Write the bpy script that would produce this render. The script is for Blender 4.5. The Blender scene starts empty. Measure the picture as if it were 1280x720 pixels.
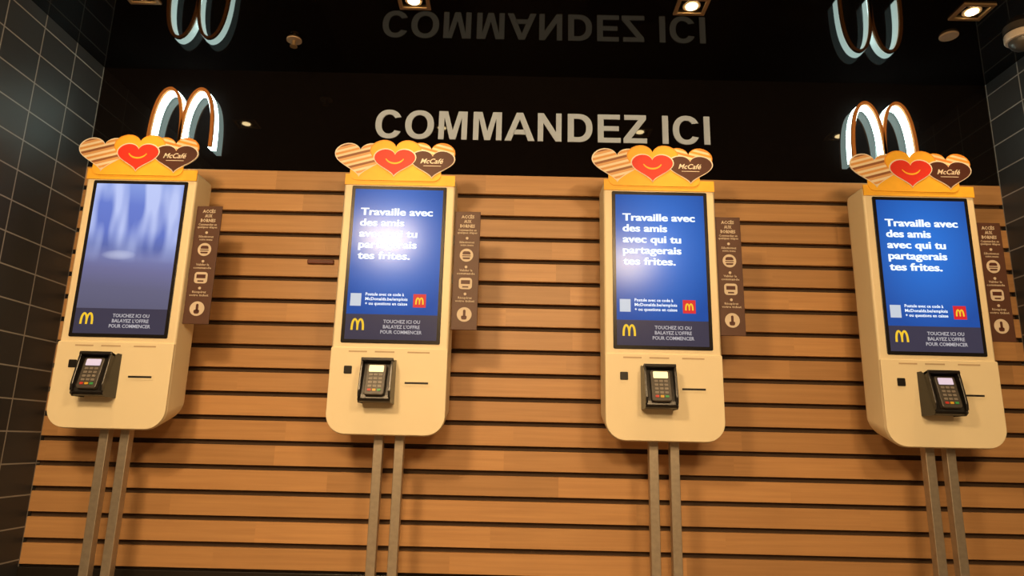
import bpy, math, random
from mathutils import Matrix, Vector
random.seed(4)
scene=bpy.context.scene
scene.view_settings.view_transform='Standard'
COL=scene.collection

# ------------------------------------------------------------------ materials
def newmat(name):
    m=bpy.data.materials.new(name); m.use_nodes=True
    return m,m.node_tree.nodes,m.node_tree.links,m.node_tree.nodes['Principled BSDF']
def mat(name,c,rough=.5,metal=0,emit=None,es=0,noise=.06,scale=30,spec=.5,coat=0):
    m,N,L,b=newmat(name)
    b.inputs['Roughness'].default_value=rough
    b.inputs['Metallic'].default_value=metal
    b.inputs['Specular IOR Level'].default_value=spec
    b.inputs['Coat Weight'].default_value=coat
    tc=N.new('ShaderNodeTexCoord'); nt=N.new('ShaderNodeTexNoise'); nt.inputs['Scale'].default_value=scale
    L.new(tc.outputs['Object'],nt.inputs['Vector'])
    r=N.new('ShaderNodeValToRGB')
    r.color_ramp.elements[0].position=.3; r.color_ramp.elements[1].position=.7
    r.color_ramp.elements[0].color=[v*(1-noise) for v in c]+[1]
    r.color_ramp.elements[1].color=[min(1,v*(1+noise)) for v in c]+[1]
    L.new(nt.outputs['Fac'],r.inputs['Fac']); L.new(r.outputs['Color'],b.inputs['Base Color'])
    if emit:
        b.inputs['Emission Color'].default_value=list(emit)+[1]; b.inputs['Emission Strength'].default_value=es
    return m
def axis(N,L,ax,src='Object'):
    tc=N.new('ShaderNodeTexCoord'); s=N.new('ShaderNodeSeparateXYZ'); L.new(tc.outputs[src],s.inputs[0]); return s
def math_(N,L,op,a,b=None):
    n=N.new('ShaderNodeMath'); n.operation=op
    for i,v in enumerate((a,b)):
        if v is None: continue
        if isinstance(v,(int,float)): n.inputs[i].default_value=v
        else: L.new(v,n.inputs[i])
    return n.outputs[0]

SL0,SLP,NS=.2233,.10054,17
def wood():
    m,N,L,b=newmat('oak_slats')
    s=axis(N,L,0)
    idx=math_(N,L,'FLOOR',math_(N,L,'DIVIDE',math_(N,L,'SUBTRACT',s.outputs['Z'],SL0),SLP))
    wn=N.new('ShaderNodeTexWhiteNoise'); wn.noise_dimensions='1D'; L.new(idx,wn.inputs['W'])
    # boards are butted end to end: each length has its own tone
    seg=math_(N,L,'FLOOR',math_(N,L,'ADD',math_(N,L,'DIVIDE',s.outputs['X'],.95),math_(N,L,'MULTIPLY',wn.outputs['Value'],7.3)))
    c2=N.new('ShaderNodeCombineXYZ'); L.new(idx,c2.inputs[0]); L.new(seg,c2.inputs[1])
    wb=N.new('ShaderNodeTexWhiteNoise'); wb.noise_dimensions='2D'; L.new(c2.outputs[0],wb.inputs['Vector'])
    cb=N.new('ShaderNodeCombineXYZ')
    L.new(math_(N,L,'ADD',math_(N,L,'MULTIPLY',s.outputs['X'],1.3),math_(N,L,'MULTIPLY',wb.outputs['Value'],40)),cb.inputs[0])
    L.new(math_(N,L,'MULTIPLY',s.outputs['Y'],30),cb.inputs[1]); L.new(math_(N,L,'MULTIPLY',s.outputs['Z'],42),cb.inputs[2])
    nt=N.new('ShaderNodeTexNoise'); nt.inputs['Scale'].default_value=1.5; nt.inputs['Detail'].default_value=5; nt.inputs['Roughness'].default_value=.6
    L.new(cb.outputs[0],nt.inputs['Vector'])
    r=N.new('ShaderNodeValToRGB'); e=r.color_ramp.elements
    e[0].position=.25; e[0].color=(.45,.240,.098,1); e[1].position=.75; e[1].color=(.58,.330,.142,1)
    L.new(nt.outputs['Fac'],r.inputs['Fac'])
    mx=N.new('ShaderNodeMixRGB'); mx.blend_type='MULTIPLY'; mx.inputs[0].default_value=1
    L.new(r.outputs['Color'],mx.inputs[1])
    v=math_(N,L,'ADD',math_(N,L,'MULTIPLY',wb.outputs['Value'],.28),.82)
    L.new(v,mx.inputs[2]); L.new(mx.outputs[0],b.inputs['Base Color'])
    b.inputs['Roughness'].default_value=.42
    return m
def tiles(name,axis_h):
    m,N,L,b=newmat(name)
    s=axis(N,L,0); cb=N.new('ShaderNodeCombineXYZ')
    L.new(s.outputs[axis_h],cb.inputs[0]); L.new(s.outputs['Z'],cb.inputs[1])
    br=N.new('ShaderNodeTexBrick'); L.new(cb.outputs[0],br.inputs['Vector'])
    br.offset=0; br.inputs['Scale'].default_value=1
    br.inputs['Brick Width'].default_value=.2; br.inputs['Row Height'].default_value=.125
    br.inputs['Mortar Size'].default_value=.0030; br.inputs['Mortar Smooth'].default_value=.2
    br.inputs['Color1'].default_value=(.025,.027,.031,1); br.inputs['Color2'].default_value=(.034,.036,.041,1)
    br.inputs['Mortar'].default_value=(.26,.26,.26,1)
    L.new(br.outputs['Color'],b.inputs['Base Color'])
    b.inputs['Roughness'].default_value=.48; b.inputs['Specular IOR Level'].default_value=.42
    bp=N.new('ShaderNodeBump'); bp.inputs['Strength'].default_value=.3; bp.inputs['Distance'].default_value=.002; bp.invert=True
    L.new(br.outputs['Fac'],bp.inputs['Height']); L.new(bp.outputs[0],b.inputs['Normal'])
    return m
def stripes(name,cols,freq,ang):
    m,N,L,b=newmat(name); s=axis(N,L,0)
    v=math_(N,L,'ADD',math_(N,L,'MULTIPLY',s.outputs['X'],math.sin(ang)*freq),math_(N,L,'MULTIPLY',s.outputs['Z'],math.cos(ang)*freq))
    f=math_(N,L,'FRACT',v)
    r=N.new('ShaderNodeValToRGB'); r.color_ramp.interpolation='CONSTANT'
    e=r.color_ramp.elements; n=len(cols)
    while len(e)<n: e.new(.5)
    for i,c in enumerate(cols): e[i].position=i/n; e[i].color=list(c)+[1]
    L.new(f,r.inputs[0]); L.new(r.outputs[0],b.inputs['Base Color']); b.inputs['Roughness'].default_value=.5
    return m
def screen_mat(name,mode):
    m,N,L,b=newmat(name); s=axis(N,L,0)
    t=math_(N,L,'DIVIDE',math_(N,L,'SUBTRACT',s.outputs['Z'],1.12),.62)
    r=N.new('ShaderNodeValToRGB'); e=r.color_ramp.elements
    if mode=='blue':
        # royal blue artwork, lighter in its middle
        dx=math_(N,L,'DIVIDE',s.outputs['X'],.26); dz=math_(N,L,'DIVIDE',math_(N,L,'SUBTRACT',s.outputs['Z'],1.54),.34)
        d=math_(N,L,'SQRT',math_(N,L,'ADD',math_(N,L,'MULTIPLY',dx,dx),math_(N,L,'MULTIPLY',dz,dz)))
        e[0].position=0; e[0].color=(.018,.19,.74,1); e[1].position=1; e[1].color=(.007,.070,.35,1)
        L.new(d,r.inputs[0]); col=r.outputs[0]
    else:
        # out-of-focus video picture: pale upright shapes above, dull grey road below
        cb=N.new('ShaderNodeCombineXYZ'); L.new(s.outputs['X'],cb.inputs[0]); L.new(math_(N,L,'MULTIPLY',s.outputs['Z'],.22),cb.inputs[1])
        nt=N.new('ShaderNodeTexNoise'); nt.inputs['Scale'].default_value=15; nt.inputs['Detail'].default_value=1
        L.new(cb.outputs[0],nt.inputs['Vector'])
        tw=math_(N,L,'ADD',t,math_(N,L,'MULTIPLY',s.outputs['X'],.12))
        vals=[(0,(.085,.082,.13)),(.30,(.12,.118,.21)),(.42,(.15,.15,.31)),(.50,(.17,.19,.42)),(.57,(.10,.14,.42)),(.66,(.11,.17,.56)),(.85,(.13,.20,.62)),(1,(.24,.34,.76))]
        while len(e)<len(vals): e.new(.5)
        for i,(p,c) in enumerate(vals): e[i].position=p; e[i].color=list(c)+[1]
        L.new(tw,r.inputs[0])
        up=N.new('ShaderNodeMapRange'); up.inputs[1].default_value=.46; up.inputs[2].default_value=.68; L.new(t,up.inputs[0])
        pk=N.new('ShaderNodeMapRange'); pk.inputs[1].default_value=.40; pk.inputs[2].default_value=.60; L.new(nt.outputs['Fac'],pk.inputs[0])
        mx=N.new('ShaderNodeMixRGB'); L.new(math_(N,L,'MULTIPLY',math_(N,L,'MULTIPLY',up.outputs[0],pk.outputs[0]),.85),mx.inputs[0])
        L.new(r.outputs[0],mx.inputs[1]); mx.inputs[2].default_value=(.56,.64,.98,1)
        # small pale object on the road
        dx=math_(N,L,'DIVIDE',math_(N,L,'ADD',s.outputs['X'],.045),.07); dz=math_(N,L,'DIVIDE',math_(N,L,'SUBTRACT',s.outputs['Z'],1.440),.022)
        d=math_(N,L,'ADD',math_(N,L,'MULTIPLY',dx,dx),math_(N,L,'MULTIPLY',dz,dz))
        sp=N.new('ShaderNodeMapRange'); sp.inputs[1].default_value=1.0; sp.inputs[2].default_value=0; sp.inputs[3].default_value=0; sp.inputs[4].default_value=.45; L.new(d,sp.inputs[0])
        m2=N.new('ShaderNodeMixRGB'); L.new(sp.outputs[0],m2.inputs[0]); L.new(mx.outputs[0],m2.inputs[1]); m2.inputs[2].default_value=(.70,.74,.95,1)
        col=m2.outputs[0]
    L.new(col,b.inputs['Emission Color']); b.inputs['Emission Strength'].default_value=1.0
    b.inputs['Base Color'].default_value=(.01,.01,.012,1); b.inputs['Roughness'].default_value=.175
    b.inputs['Specular IOR Level'].default_value=.24
    b.inputs['Specular Tint'].default_value=(.8,.9,1,1)
    return m

M={}
M['wood']=wood()
M['gap']=mat('dark_backing_board',(.055,.030,.014),.8)
M['blackgloss']=mat('black_gloss_panel',(.0045,.0035,.0035),.03,noise=.1,spec=.32)
M['tileL']=tiles('charcoal_wall_tiles','Y')
M['ceilrear']=mat('warm_ceiling_paint',(.50,.40,.30),.8)
M['rear']=mat('warm_rear_wall_paint',(.26,.20,.13),.8)
M['base']=mat('black_skirting',(.012,.009,.007),.4)
M['white']=mat('cream_powder_coat',(.81,.72,.51),.45,noise=.02,scale=4)
M['cream2']=mat('cream_panel',(.82,.735,.52),.48,noise=.02,scale=4)
M['orange']=mat('golden_orange_print',(.86,.36,.03),.5,noise=.04)
M['yellow']=mat('yellow_print',(.95,.52,.04),.5,noise=.04)
M['red']=mat('red_print',(.74,.035,.018),.5,noise=.04)
M['brown']=mat('chocolate_print',(.075,.020,.012),.5,noise=.05)
M['signbrown']=mat('brown_sign_face',(.085,.034,.021),.5,noise=.06)
M['ink']=mat('pale_sign_print',(.62,.55,.46),.6,noise=.03)
M['paper']=mat('white_print',(.85,.80,.72),.5,noise=.02)
M['offwhite']=mat('white_cut_letters',(.48,.60,.80),.6,noise=.02)
M['black']=mat('black_plastic',(.010,.009,.009),.3)
M['bezel']=mat('black_screen_bezel',(.008,.007,.008),.25,spec=.3)
M['grey']=mat('dark_grey_plastic',(.06,.055,.05),.4)
M['seam']=mat('taupe_marking',(.50,.38,.24),.6)
M['steel']=mat('brushed_steel_post',(.42,.37,.30),.40,metal=.65,noise=.08,scale=60)
M['txt']=mat('screen_white_letters',(.02,.02,.02),.3,emit=(.86,.95,1),es=1.15,spec=.16)
M['txtdim']=mat('screen_footer_letters',(.02,.02,.02),.3,emit=(.70,.66,.70),es=.65,spec=.16)
M['gold']=mat('screen_yellow_logo',(.02,.02,.005),.3,emit=(1,.62,.03),es=.9,spec=.16)
M['sred']=mat('screen_red_tile',(.02,.01,.01),.3,emit=(.80,.02,.03),es=.85,spec=.16)
M['foot']=mat('screen_footer_band',(.01,.01,.012),.24,emit=(.040,.036,.066),es=1,spec=.16)
M['qr']=mat('screen_white_patch',(.02,.02,.02),.3,emit=(.80,.88,1),es=.7,spec=.16)
M['blue']=screen_mat('blue_screen_picture','blue')
M['video']=screen_mat('blurred_screen_picture','video')
M['lcd']=mat('terminal_display_lit',(.3,.3,.3),.2,emit=(.62,.52,.72),es=.8)
M['lcd2']=mat('terminal_display_amber',(.3,.3,.3),.2,emit=(1,.78,.36),es=1.3)
M['key']=mat('grey_keys',(.20,.185,.17),.4)
M['kr']=mat('red_key',(.5,.04,.03),.4); M['ky']=mat('yellow_key',(.6,.38,.04),.4); M['kg']=mat('green_key',(.04,.32,.10),.4)
M['neon']=mat('white_neon_edge',(.8,.8,.8),.4,emit=(.72,1.0,.92),es=6.5)
M['mface']=mat('amber_logo_face',(.46,.18,.045),.7,spec=.2)
M['lamp']=mat('warm_lamp_glass',(.8,.7,.5),.4,emit=(1,.74,.36),es=30)
M['lampbig']=mat('warm_lamp_diffuser',(.8,.7,.5),.4,emit=(1,.88,.68),es=26)
M['lampdim']=mat('dimmed_lamp_diffuser',(.8,.7,.5),.4,emit=(1,.88,.68),es=8)
M['frame']=mat('bronze_lamp_frame',(.36,.24,.12),.35,metal=.6)
M['disc']=mat('beige_disc',(.42,.31,.21),.6)
M['camw']=mat('white_camera_shell',(.6,.52,.44),.4)
M['peg']=mat('dark_reddish_wood',(.13,.03,.015),.5)
M['floor']=mat('brown_floor_tile',(.26,.19,.13),.5,scale=6)
M['mille']=stripes('pastry_stripes',[(.74,.42,.18),(.30,.12,.05),(.86,.74,.54),(.74,.38,.12),(.88,.78,.60)],20,-.28)
M['cap']=stripes('swirl_stripes',[(.90,.76,.52),(.88,.42,.06),(.92,.80,.58),(.80,.30,.05)],26,.25)

# ------------------------------------------------------------------ mesh tools
class Acc:
    def __init__(s): s.v=[];s.f=[];s.m=[];s.mats=[]
    def mi(s,k):
        if k not in s.mats: s.mats.append(k)
        return s.mats.index(k)
    def add(s,v,f,k):
        o=len(s.v); s.v+= [tuple(p) for p in v]; s.f+=[tuple(i+o for i in q) for q in f]; s.m+=[s.mi(k)]*len(f); return s
    def box(s,x0,x1,y0,y1,z0,z1,k):
        v=[(x,y,z) for x in(x0,x1) for y in(y0,y1) for z in(z0,z1)]
        return s.add(v,[(0,1,3,2),(4,6,7,5),(0,4,5,1),(2,3,7,6),(0,2,6,4),(1,5,7,3)],k)
    def poly(s,pts,y0,y1,k,T=None):
        """pts = list (x,z); extruded between y0 (front, smaller) and y1"""
        n=len(pts)
        v=[(x,y0,z) for x,z in pts]+[(x,y1,z) for x,z in pts]
        if T: v=[tuple(T(*p)) for p in v]
        f=[tuple(range(n)),tuple(range(2*n-1,n-1,-1))]+[(i,i+n,(i+1)%n+n,(i+1)%n) for i in range(n)]
        return s.add(v,f,k)
    def strip(s,A,B,y0,y1,k,closed=False):
        """solid band between two outlines of equal length"""
        n=len(A); v=[(x,y0,z) for x,z in A]+[(x,y0,z) for x,z in B]+[(x,y1,z) for x,z in A]+[(x,y1,z) for x,z in B]
        f=[]
        for i in range(n if closed else n-1):
            j=(i+1)%n
            f+=[(i,i+n,j+n,j),(i,j,j+2*n,i+2*n),(i+n,i+3*n,j+3*n,j+n),(i+2*n,j+2*n,j+3*n,i+3*n)]
        if not closed: f+=[(0,2*n,3*n,n),(n-1,2*n-1,4*n-1,3*n-1)]
        return s.add(v,f,k)
    def disc(s,cx,cz,r,y0,y1,k,n=28):
        return s.poly([(cx+r*math.cos(a),cz+r*math.sin(a)) for a in [2*math.pi*i/n for i in range(n)]],y0,y1,k)
    def text(s,t,x,z,h,y,k,align='L',width=None,bold=.0,ext=.0004,res=3,slant=0):
        v,f=textmesh(t,bold,res)
        xs=[p[0] for p in v]; x0,x1=min(xs),max(xs); sc=h/CAP; sx=sc if width is None else width/(x1-x0)
        w=(x1-x0)*sx; ox={'L':x,'C':x-w/2,'R':x-w}[align]
        V=[(ox+(p[0]-x0)*sx+slant*p[1]*sc, y-p[2]*ext, z+p[1]*sc) for p in v]
        return s.add(V,f,k)
    def obj(s,name,parent=None,bevel=0,smooth=False,shift=(0,0,0),segs=2):
        me=bpy.data.meshes.new(name); me.from_pydata([(a+shift[0],b+shift[1],c+shift[2]) for a,b,c in s.v],[],s.f)
        for k in s.mats: me.materials.append(M[k])
        for p,i in zip(me.polygons,s.m): p.material_index=i; p.use_smooth=smooth
        me.validate(); me.update()
        o=bpy.data.objects.new(name,me); COL.objects.link(o)
        if parent: o.parent=parent
        if bevel:
            b=o.modifiers.new('bevel','BEVEL'); b.width=bevel; b.segments=segs; b.limit_method='ANGLE'; b.angle_limit=.6
        return o
_tc={}
def textmesh(t,bold,res):
    key=(t,bold,res)
    if key in _tc: return _tc[key]
    cu=bpy.data.curves.new('t','FONT'); cu.body=t; cu.size=1; cu.offset=bold; cu.extrude=.5; cu.resolution_u=res
    ob=bpy.data.objects.new('t',cu); COL.objects.link(ob)
    dg=bpy.context.evaluated_depsgraph_get(); dg.update()
    me=bpy.data.meshes.new_from_object(ob.evaluated_get(dg))
    v=[tuple(p.co) for p in me.vertices]; f=[tuple(p.vertices) for p in me.polygons]
    bpy.data.objects.remove(ob); bpy.data.curves.remove(cu); bpy.data.meshes.remove(me)
    _tc[key]=(v,f); return v,f
CAP=1.0
_v,_f=textmesh('H',0,3); CAP=max(p[1] for p in _v)-min(p[1] for p in _v)

# heavy grotesque capitals drawn as outlines (cap height = 1)
def ell(cx,cz,rx,rz,a0,a1,n=28,e=1.0):
    o=[]
    for i in range(n+1):
        a=math.radians(a0+(a1-a0)*i/n); c,s_=math.cos(a),math.sin(a)
        o.append((cx+rx*math.copysign(abs(c)**e,c),cz+rz*math.copysign(abs(s_)**e,s_)))
    return o
ADV=dict(C=1.008,O=1.087,M=1.163,A=1.008,N=1.008,D=1.008,E=.93,Z=.853,I=.388); ADV[' ']=.388
def glyph(acc,ch,ox,oz,s,y0,y1,k):
    Q=lambda P:[(ox+x*s,oz+z*s) for x,z in P]
    pl=lambda P:acc.poly(Q(P),y0,y1,k)
    if ch=='I': pl([(.1,0),(.3,0),(.3,1),(.1,1)])
    elif ch=='E': pl([(.10,0),(.87,0),(.87,.17),(.30,.17),(.30,.42),(.81,.42),(.81,.585),(.30,.585),(.30,.83),(.85,.83),(.85,1),(.10,1)])
    elif ch=='Z': pl([(.03,0),(.82,0),(.82,.17),(.29,.17),(.80,.85),(.80,1),(.07,1),(.07,.83),(.54,.83),(.03,.16)])
    elif ch=='N': pl([(.10,0),(.285,0),(.285,.66),(.705,0),(.90,0),(.90,1),(.715,1),(.715,.33),(.30,1),(.10,1)])
    elif ch=='M': pl([(.10,0),(.285,0),(.285,.79),(.485,0),(.68,0),(.875,.79),(.875,0),(1.06,0),(1.06,1),(.76,1),(.58,.32),(.40,1),(.10,1)])
    elif ch=='A':
        pl([(0,0),(.215,0),(.5025,.77),(.5025,1),(.395,1)]); pl([(1.005,0),(.61,1),(.5025,1),(.5025,.77),(.79,0)]); pl([(.28,.225),(.72,.225),(.66,.395),(.345,.395)])
    elif ch=='D':
        acc.strip(Q([(.10,0)]+ell(.45,.5,.48,.5,-90,90,28,.88)+[(.10,1)]),Q([(.305,.17)]+ell(.43,.5,.29,.33,-90,90,28,.88)+[(.305,.83)]),y0,y1,k,True)
    elif ch=='O': acc.strip(Q(ell(.543,.5,.485,.515,0,350,35,.92)),Q(ell(.543,.5,.27,.345,0,350,35,.92)),y0,y1,k,True)
    elif ch=='C': acc.strip(Q(ell(.52,.5,.455,.515,28,332,34,.92)),Q(ell(.52,.5,.245,.345,38,322,34,.92)),y0,y1,k)

def rrect(x0,x1,z0,z1,rb,rt,n=8):
    pts=[]
    for cx,cz,r,a0 in ((x1-rb,z0+rb,rb,-90),(x1-rt,z1-rt,rt,0),(x0+rt,z1-rt,rt,90),(x0+rb,z0+rb,rb,180)):
        for i in range(n+1):
            a=math.radians(a0+90*i/n); pts.append((cx+r*math.cos(a),cz+r*math.sin(a)))
    return pts
def heart(cx,cz,w,h,n=48,grow=0):
    p=[]
    for i in range(n):
        t=2*math.pi*i/n
        x=16*math.sin(t)**3; z=13*math.cos(t)-4.2*math.cos(2*t)-2*math.cos(3*t)-math.cos(4*t)
        p.append((cx+x/32*(w+2*grow),cz+(z+2.5)/28*(h+2*grow)))
    return p[::-1]
def arch_strips(cx,z0,w,h,t,n=36):
    out=[]
    for sgn in (-1,1):
        a=(w/2-t/2)/2; c=sgn*a
        ctr=[]
        for i in range(n+1):
            th=math.pi*(i/n); x=c - a*math.cos(th)
            zz=(h-t/2)*max(0,math.sin(th))**.72
            ctr.append((x,zz))
        L,R_=[],[]
        for i,(x,z) in enumerate(ctr):
            p=ctr[max(0,i-1)]; q=ctr[min(n,i+1)]
            dx,dz=q[0]-p[0],q[1]-p[1]; l=math.hypot(dx,dz)
            if i in(0,n): dx,dz,l=0,(1 if i==0 else -1),1
            nx,nz=-dz/l,dx/l
            inner=(x*sgn<a*.9)
            tt=t*(.85 if inner else 1)/2
            L.append((cx+x+nx*tt,z0+z+nz*tt)); R_.append((cx+x-nx*tt,z0+z-nz*tt))
        out.append((L,R_))
    return out
def add_M(acc,cx,z0,w,h,t,y0,y1,k):
    for L,R_ in arch_strips(cx,z0,w,h,t): acc.strip(L,R_,y0,y1,k)

def structure(o): o['kind']='structure'; return o
def top(o,label,cat,group=None):
    o['label']=label; o['category']=cat
    if group: o['group']=group
    return o
def empty(name,loc):
    e=bpy.data.objects.new(name,None); e.location=loc; e.empty_display_size=.1; COL.objects.link(e); return e

# ------------------------------------------------------------------ room shell
XL,XR,ZC,ZS=-1.961,2.185,2.434,1.9325
YR=-5.6
a=Acc(); a.box(XL,XR,.022,.10,0,ZS,'gap')
for i in range(NS):
    z0=SL0+i*SLP; a.box(XL,XR,0,.022,z0+.010,z0+SLP-.010 if i<NS-1 else ZS,'wood')
structure(a.obj('wall_back',bevel=.0015,segs=1))
a=Acc(); a.box(XL,XR,.004,.10,ZS,ZC,'blackgloss'); structure(a.obj('wall_back.001'))
a=Acc(); a.box(XL-.1,XL,YR,.1,0,ZC,'tileL'); structure(a.obj('wall_left'))
a=Acc(); a.box(XR,XR+.1,YR,.1,0,ZC,'tileL'); structure(a.obj('wall_right'))
a=Acc(); a.box(XL-.1,XR+.1,YR-.1,YR,0,ZC,'rear'); structure(a.obj('wall_rear'))
a=Acc(); a.box(XL-.1,XR+.1,YR-.1,.1,-.1,0,'floor'); structure(a.obj('floor'))
a=Acc(); a.box(XL-.1,XR+.1,-1.3,.1,ZC,ZC+.1,'blackgloss'); structure(a.obj('ceiling'))
a=Acc(); a.box(XL-.1,XR+.1,YR-.1,-1.3,ZC,ZC+.1,'ceilrear'); structure(a.obj('ceiling.001'))
a=Acc(); a.box(XL,XR,-.004,.022,0,SL0,'base'); structure(a.obj('baseboard_back',bevel=.002))

# ------------------------------------------------------------------ wall lettering + logos
a=Acc(); TX='COMMANDEZ ICI'; tot=sum(ADV[c] for c in TX)-.065-.088; s=.140; fx=1.545/(tot*s); ox=-.662-.065*s*fx
for ch in TX:
    g=Acc(); glyph(g,ch,0,0,s,-.001,.004,'offwhite') if ch!=' ' else None
    if g.v: a.add([(ox+x*fx,y,2.104+z) for x,y,z in g.v],g.f,'offwhite')
    ox+=ADV[ch]*s*fx
top(a.obj('wall_lettering'),'large white capital letters COMMANDEZ ICI on glossy black wall','sign')
for cx in (-1.530,1.652):
    e=empty('illuminated_logo_sign',(cx,0,2.02))
    a=Acc(); add_M(a,0,0,.300,.288,.022,-.042,-.004,'neon'); o=a.obj('glowing_letter_edge',e); o['label']='white glowing neon sides'
    a=Acc(); add_M(a,0,0,.298,.289,.0145,-.058,-.045,'mface'); o=a.obj('letter_face',e); o['label']='slim amber-brown front edge'
    top(e,'amber golden arches sign with glowing white neon edges','sign','illuminated arch signs on the black wall')

a=Acc(); a.box(-.915,-.799,-.014,0,1.497,1.516,'peg')
top(a.obj('wall_bar',bevel=.003),'small dark reddish-brown bar fixed on a wooden wall slat','handle')

# ------------------------------------------------------------------ kiosk
YS=.225      # all parts are modelled at world depth, then moved so that the empty stands at y=-YS
SH=(0,YS,0)
def build_kiosk(xc,mode):
    E=empty('order_kiosk',(xc,-YS,0))
    P=lambda acc,name,par=E,**k: acc.obj(name,par,shift=SH,**k)
    # --- housing: rounded box made from rings
    a=Acc(); zb,zt,hw=.765,1.80,.225
    rings=[(-.300,.010),(-.297,.004),(-.291,0),(-.175,0),(-.158,.006),(-.150,.018)]
    V=[];n=None
    for y,ins in rings:
        pts=rrect(-hw+ins,hw-ins,zb+ins,zt-ins,.075-ins*.5,.02,8); n=len(pts)
        lift=max(0,(y+.28)/.13)*.05
        for x,z in pts:
            k=max(0,min(1,(1.0-z)/.2)); V.append((x,y,z+lift*k))
    F=[(r*n+i,(r+1)*n+i,(r+1)*n+(i+1)%n,r*n+(i+1)%n) for r in range(len(rings)-1) for i in range(n)]
    F+=[tuple(range(n)),tuple(range(len(rings)*n-1,(len(rings)-1)*n-1,-1))]
    a.add(V,F,'white'); o=P(a,'housing',smooth=True); o['label']='cream rounded metal housing'
    o.modifiers.new('wn','WEIGHTED_NORMAL')
    # --- lower service panel, slightly proud
    a=Acc(); a.poly(rrect(-.2235,.2235,.768,1.093,.073,.006),-.307,-.298,'cream2'); sp=P(a,'service_panel',bevel=.002)
    for x0,x1 in((-.155,-.085),(-.055,.020),(.070,.155)):
        a=Acc(); a.box(x0,x1,-.3076,-.3070,1.075,1.0805,'seam'); P(a,'panel_marking',sp)
    a=Acc(); a.poly(rrect(-.168,-.138,.992,1.022,.003,.003,3),-.3095,-.307,'black'); P(a,'code_reader')
    a=Acc(); a.poly(rrect(.058,.162,.950,.972,.004,.004,3),-.3085,-.307,'cream2'); a.box(.066,.155,-.3095,-.3075,.958,.965,'black'); P(a,'receipt_slot')
    # --- screen
    zb0,h,w=1.114,.635,.3768
    a=Acc(); a.poly(rrect(-w/2-.003,w/2+.003,zb0-.003,zb0+h+.003,.006,.006,4),-.3030,-.299,'bezel'); sc=P(a,'screen',bevel=.001)
    x0,x1=-w/2+.011,w/2-.011; z0,z1=zb0+.011,zb0+h-.011
    zf=zb0+.110
    a=Acc(); a.box(x0,x1,-.3034,-.3030,zf,z1,'blue' if mode=='blue' else 'video'); P(a,'screen_picture',sc)
    a=Acc(); a.box(x0,x1,-.3034,-.3030,z0,zf,'foot'); P(a,'screen_footer',sc)
    a=Acc(); y=-.3038
    add_M(a,-.130,zb0+.047,.052,.046,.0085,y,y+.0003,'gold'); P(a,'screen_logo',sc)
    a=Acc()
    for i,(t,wd) in enumerate([('TOUCHEZ ICI OU',.142),("BALAYEZ L'OFFRE",.142),('POUR COMMENCER',.160)]):
        a.text(t,.040,zb0+.076-i*.0205,.0128,y,'txtdim','C',width=wd,bold=.018,res=2)
    P(a,'footer_lettering',sc)
    if mode=='blue':
        a=Acc()
        for i,(t,wd) in enumerate([('Travaille avec',.290),('des amis',.178),('avec qui tu',.232),('partagerais',.232),('tes frites.',.208)]):
            # drawn twice with a hair of shift: heavy strokes without closing the small counters
            for d in (0,.0022):
                a.text(t,-.150+d,zb0+h-.121-i*.0455,.0290,y-d*.05,'txt','L',width=wd-.002,bold=.018,res=4)
        for i,(t,wd) in enumerate([('Postule avec ce code à',.150),('McDonalds.be/emplois',.165),('+ ou questions en caisse',.165)]):
            a.text(t,-.107,zb0+.184-i*.0185,.0115,y,'txt','L',width=wd,bold=.015,res=2)
        P(a,'screen_lettering',sc)
        a=Acc(); a.box(-.165,-.123,y,y+.0003,zb0+.142,zb0+.192,'qr'); P(a,'code_patch',sc)
        a=Acc(); a.box(.080,.130,y,y+.0003,zb0+.140,zb0+.193,'sred'); add_M(a,.105,zb0+.152,.033,.028,.006,y-.0004,y,'gold'); P(a,'red_logo_tile',sc)
    # --- printed topper: one flat cut-out board with three overlapping hearts
    c=-.026; B=-.3075
    a=Acc(); a.box(-.223,.223,-.304,-.299,1.757,1.802,'yellow')
    a.poly(rrect(-.205,.165,1.775,1.895,.03,.045),B,-.3040,'yellow'); tp=P(a,'topper'); tp['label']='flat golden board with three printed hearts'
    def hh(name,cx,cz,w_,h_,d,k,rim=None):
        y=B-d
        b=Acc()
        if rim: b.poly(heart(cx,cz,w_,h_),y,-.3045,rim); b.poly(heart(cx,cz,w_,h_,grow=-.0045),y-.0006,y,k)
        else: b.poly(heart(cx,cz,w_,h_),y,-.3045,k)
        return P(b,name,tp)
    hh('striped_heart',c-.143,1.860,.208,.148,.0010,'mille','paper')
    hh('swirl_heart',c+.148,1.868,.196,.146,.0010,'cap','orange')
    hh('yellow_heart',c+.002,1.874,.212,.152,.0018,'yellow','orange')
    hh('brown_heart',c+.154,1.846,.186,.124,.0026,'brown','paper')
    hh('red_heart',c+.000,1.850,.176,.124,.0034,'red','paper')
    b=Acc(); n=16; V=[]; ys=B-.0048
    for i in range(n+1):
        t=math.radians(205+130*i/n); wd=.0042*(.5+.5*math.sin(math.pi*i/n))
        for r in(.040-wd,.040+wd): V.append((c+r*math.cos(t),ys,1.882+r*.85*math.sin(t)))
    b.add(V,[(2*i,2*i+1,2*i+3,2*i+2) for i in range(n)],'yellow'); P(b,'smile',tp)
    b=Acc(); b.text('McCafé',c+.150,1.851,.0205,B-.0036,'paper','C',width=.090,bold=.012,res=3,slant=.35)
    b.box(c+.118,c+.190,B-.0038,B-.0032,1.839,1.8412,'paper'); P(b,'cafe_lettering',tp)
    # --- side sign
    a=Acc(); sx0,sx1,sz0,sz1=.228,.330,1.175,1.660
    a.box(sx0,sx1,-.276,-.270,sz0,sz1,'signbrown'); a.box(.215,.250,-.270,-.262,1.36,1.40,'black'); a.box(.215,.250,-.270,-.262,1.52,1.56,'black')
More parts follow.
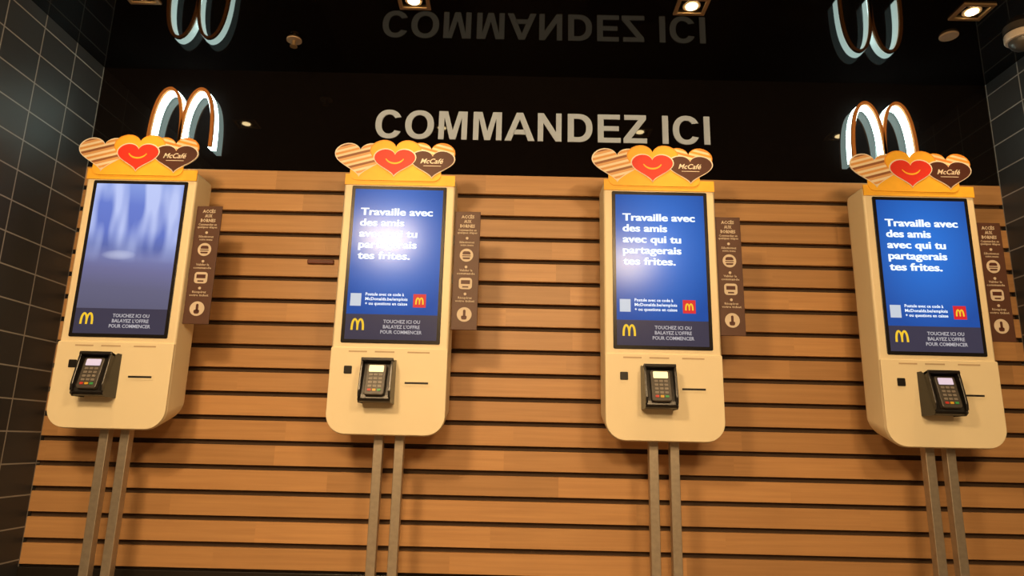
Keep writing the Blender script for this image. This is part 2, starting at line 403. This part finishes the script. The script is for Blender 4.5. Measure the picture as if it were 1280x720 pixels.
    sg=P(a,'instruction_sign',bevel=.001); sg['label']='narrow brown instruction plate with white icons'
    a=Acc(); y=-.2765; m=(sx0+sx1)/2; H=sz1-sz0
    zz=lambda f: sz1-f*H
    for f,t,wd in[(.055,'ACCÈS',.052),(.095,'AUX',.030),(.135,'BORNES',.060)]: a.text(t,m,zz(f)-.002,.0125,y,'ink','C',width=wd,bold=.03,res=1)
    for f,t,wd in[(.170,'Commandez en',.074),(.193,'quelques étapes',.080),(.275,'Sélectionnez',.060),(.300,'votre menu',.052),(.515,'Valider la',.052),(.542,'commande',.072),(.745,'Récupérez',.054),(.772,'votre ticket',.076)]:
        a.text(t,m,zz(f),.0085,y,'ink','C',width=wd,bold=.015,res=1)
    P(a,'sign_lettering',sg)
    for f in(.232,.478,.705):
        a=Acc(); a.disc(m,zz(f),.0055,y-.0004,y+.0005,'ink',12); P(a,'sign_dot',sg)
    a=Acc(); a.disc(m,zz(.378),.027,y-.0004,y,'ink')
    a.poly(rrect(m-.016,m+.016,zz(.372),zz(.345),.002,.009,4),y-.0009,y-.0004,'brown'); a.box(m-.017,m+.017,y-.0009,y-.0004,zz(.388),zz(.380),'brown'); a.poly(rrect(m-.015,m+.015,zz(.412),zz(.397),.005,.001,3),y-.0009,y-.0004,'brown')
    P(a,'sign_icon',sg); a=Acc()
    a.poly(rrect(m-.026,m+.026,zz(.665),zz(.570),.012,.012,5),y-.0004,y,'ink'); a.box(m-.018,m+.018,y-.0009,y-.0004,zz(.622),zz(.590),'brown'); a.box(m-.012,m+.012,y-.0009,y-.0004,zz(.652),zz(.640),'brown')
    P(a,'sign_icon',sg); a=Acc()
    a.disc(m,zz(.875),.029,y-.0004,y,'ink')
    a.poly(rrect(m-.005,m+.005,zz(.895),zz(.835),.002,.005,4),y-.0009,y-.0004,'brown'); a.poly(rrect(m-.012,m+.010,zz(.917),zz(.885),.007,.004,4),y-.0009,y-.0004,'brown')
    P(a,'sign_icon',sg)
    # --- card terminal in a black cradle
    tx=-.030
    prof=[(-.307,.885),(-.380,.885),(-.391,.893),(-.388,.910),(-.350,1.032),(-.335,1.042),(-.307,1.042)]
    a=Acc(); n=len(prof)
    V=[(tx-.060,y_,z_) for y_,z_ in prof]+[(tx+.060,y_,z_) for y_,z_ in prof]
    a.add(V,[tuple(range(n)),tuple(range(2*n-1,n-1,-1))]+[(i,(i+1)%n,(i+1)%n+n,i+n) for i in range(n)],'black')
    ct=P(a,'card_terminal',bevel=.004); ct['label']='black payment terminal in a sloping black cradle'
    O=Vector((tx,-.368,.970)); U=Vector((0,.042,.143)).normalized(); Nn=Vector((0,-U.z,U.y))
    def T(x,y_,z_): return O+Vector((x,0,0))+U*z_*.95+Nn*(-y_)
    a=Acc()
    for s_ in(-1,1):
        pr=[(-.074,.002),(-.080,.012),(-.056,.020),(.046,.026),(.074,.026),(.078,.0)]
        V=[tuple(T(s_*.060,-nn,uu)) for uu,nn in pr]+[tuple(T(s_*.051,-nn,uu)) for uu,nn in pr]; n=len(pr)
        a.add(V,[tuple(range(n)),tuple(range(2*n-1,n-1,-1))]+[(i,i+n,(i+1)%n+n,(i+1)%n) for i in range(n)],'black')
    a.poly([(-.060,.064),(.060,.064),(.060,.077),(-.060,.077)],-.029,0,'black',T)
    P(a,'cradle_hood',ct,bevel=.002)
    a=Acc(); a.poly(rrect(-.037,.037,-.073,.054,.010,.008,5),-.020,-.001,'grey',T); P(a,'terminal_body',ct,bevel=.003)
    a=Acc(); a.poly(rrect(-.027,.027,.020,.047,.003,.003,3),-.0215,-.020,'lcd' if mode!='blue' else 'lcd2',T); P(a,'display',ct)
    a=Acc()
    for r in range(5):
        for q in range(3):
            k='key' if r<4 else ('kr','ky','kg')[q]
            cx=-.018+q*.018; cz=.008-r*.0155
            a.poly(rrect(cx-.0065,cx+.0065,cz-.0045,cz+.0045,.002,.002,2),-.0218,-.020,k,T)
    P(a,'keypad',ct)
    # --- posts and foot plate
    for px in(-.033,.047):
        a=Acc(); a.box(px-.0175,px+.0175,-.240,-.205,.012,.83,'steel'); P(a,'post',bevel=.002)
    a=Acc(); a.poly(rrect(-.19,.20,-.345,-.085,.02,.02),0,.012,'steel'); a.v=[(x,z,y) for x,y,z in a.v]; P(a,'foot_plate',bevel=.002)
    return E
def copy_tree(src,xc):
    parts=list(src.children_recursive); par={o:o.parent for o in parts}
    new={src:src.copy()}; COL.objects.link(new[src]); new[src].location.x=xc
    for o in parts:
        c=o.copy(); COL.objects.link(c); new[o]=c
    for o in parts: new[o].parent=new[par[o]]
    return new[src]
X1=-1.526
k1=build_kiosk(X1,'video'); k2=build_kiosk(X1+1.05,'blue')
k3=copy_tree(k2,X1+2.10); k4=copy_tree(k2,X1+3.15)
for o in k4.children_recursive:
    if o.name.startswith('display'): o.data=o.data.copy(); o.data.materials[0]=M['lcd']
G='self-order kiosks along the slatted wall'
top(k1,'cream order kiosk on twin posts, screen showing blurry grey-violet picture','kiosk',G)
for k in(k2,k3,k4): top(k,'cream order kiosk on twin posts, blue screen with white text','kiosk',G)

# ------------------------------------------------------------------ ceiling fixtures
def ring_z(cx,cy,r,z0,z1,n=28):
    v=[(cx+r*math.cos(2*math.pi*i/n),cy+r*math.sin(2*math.pi*i/n),z) for z in(z0,z1) for i in range(n)]
    f=[tuple(range(n-1,-1,-1)),tuple(range(n,2*n))]+[(i,(i+1)%n,(i+1)%n+n,i+n) for i in range(n)]
    return v,f
def light(name,typ,loc,energy,color,parent,**k):
    l=bpy.data.lights.new(name,typ); l.energy=energy; l.color=color
    for a_,b_ in k.items(): setattr(l,a_,b_)
    o=bpy.data.objects.new(name,l); COL.objects.link(o); o.parent=parent; o.location=loc; return o
for x in(-1.50,-.422,.667,1.761):
    e=empty('recessed_downlight',(x,-.548,ZC))
    a=Acc()
    for s in(-1,1): a.box(-.062,.062,s*.045-.007,s*.045+.007,-.008,0,'frame'); a.box(s*.055-.007,s*.055+.007,-.038,.038,-.008,0,'frame')
    a.obj('frame',e,bevel=.001)
    a=Acc(); v,f=ring_z(0,0,.022,-.006,-.001); a.add(v,f,'lamp'); a.obj('lamp',e)
    a=Acc(); v,f=ring_z(0,0,.034,-.003,-.0005); a.add(v,f,'disc'); a.obj('reflector',e)
    light('downlight_beam','SPOT',(0,0,-.02),42,(1,.61,.27),e,spot_size=math.radians(66),spot_blend=.9,shadow_soft_size=.05)
    top(e,'small warm square recessed downlight in a glossy black ceiling','ceiling light','recessed downlights in the ceiling')
for x,y,en,km in((-1.04,-2.95,78,'lampbig'),(1.0,-3.45,62,'lampdim'),(0,-4.9,140,'lampdim')):  # last entry is an unseen fill lamp added to brighten and soften the shadows
    e=empty('ceiling_or_fill_lamp',(x,y,ZC))
    a=Acc(); v,f=ring_z(0,0,.15,-.03,0); a.add(v,f,'camw'); a.obj('lamp_housing',e)
    a=Acc(); v,f=ring_z(0,0,.12,-.034,-.030); a.add(v,f,km); a.obj('diffuser',e)
    o=light('lamp_glow','AREA',(0,0,-.05),en,(1,.66,.33),e,shape='DISK',size=.42 if en<100 else .8)
    o.rotation_euler=(math.radians(48),0,0)
    top(e,'round warm surface-mounted ceiling lamp, the rearmost an added unseen fill lamp','ceiling light','round room lamps')
for x,y in((1.771,-.388),):
    a=Acc(); v,f=ring_z(0,0,.036,-.008,0); a.add(v,f,'disc'); o=a.obj('ceiling_speaker',bevel=.003); o.location=(x,y,ZC)
    top(o,'small round beige disc on the glossy black ceiling','ceiling speaker')
e=empty('sprinkler_head',(-.982,-.258,ZC))
a=Acc(); v,f=ring_z(0,0,.032,-.005,0); a.add(v,f,'disc'); a.obj('rosette',e)
a=Acc(); v,f=ring_z(0,0,.008,-.030,-.005,12); a.add(v,f,'frame'); v,f=ring_z(0,0,.016,-.033,-.030,16); a.add(v,f,'frame'); a.obj('deflector',e)
top(e,'small metal sprinkler head with round rosette in ceiling','sprinkler')
e=empty('security_camera',(2.05,-.41,ZC))
a=Acc(); v,f=ring_z(0,0,.058,-.035,0); a.add(v,f,'camw'); a.obj('mount',e,bevel=.006)
a=Acc(); V=[];F=[];n=24;mm=8
for j in range(mm):
    ph=math.pi/2*j/mm; r=.046*math.cos(ph); z=-.034-.044*math.sin(ph)
    V+=[(r*math.cos(2*math.pi*i/n),r*math.sin(2*math.pi*i/n),z) for i in range(n)]
V.append((0,0,-.078))
for j in range(mm-1): F+=[(j*n+i,(j+1)*n+i,(j+1)*n+(i+1)%n,j*n+(i+1)%n) for i in range(n)]
F+=[((mm-1)*n+i,len(V)-1,(mm-1)*n+(i+1)%n) for i in range(n)]
a.add(V,F,'grey'); a.obj('dome',e,smooth=True)
top(e,'white dome security camera with dark lens on ceiling','security camera')

# ------------------------------------------------------------------ world + camera
w=bpy.data.worlds.new('World'); scene.world=w; w.use_nodes=True
bg=w.node_tree.nodes['Background']; bg.inputs[0].default_value=(1,.75,.5,1); bg.inputs[1].default_value=.1
cam=bpy.data.cameras.new('Camera'); cam.sensor_width=36; cam.lens=850/1280*36; cam.clip_start=.01
co=bpy.data.objects.new('Camera',cam); COL.objects.link(co)
p,yw,r=.2236,-.0046,.0229
cp,sp,cy,sy=math.cos(p),math.sin(p),math.cos(yw),math.sin(yw)
f=Vector((sy*cp,cy*cp,sp)); r0=Vector((cy,-sy,0)); u0=r0.cross(f)
rr=r0*math.cos(r)+u0*math.sin(r); uu=-r0*math.sin(r)+u0*math.cos(r)
mw=Matrix(((rr.x,uu.x,-f.x,0),(rr.y,uu.y,-f.y,-2.8986),(rr.z,uu.z,-f.z,.75),(0,0,0,1)))
co.matrix_world=mw; scene.camera=co
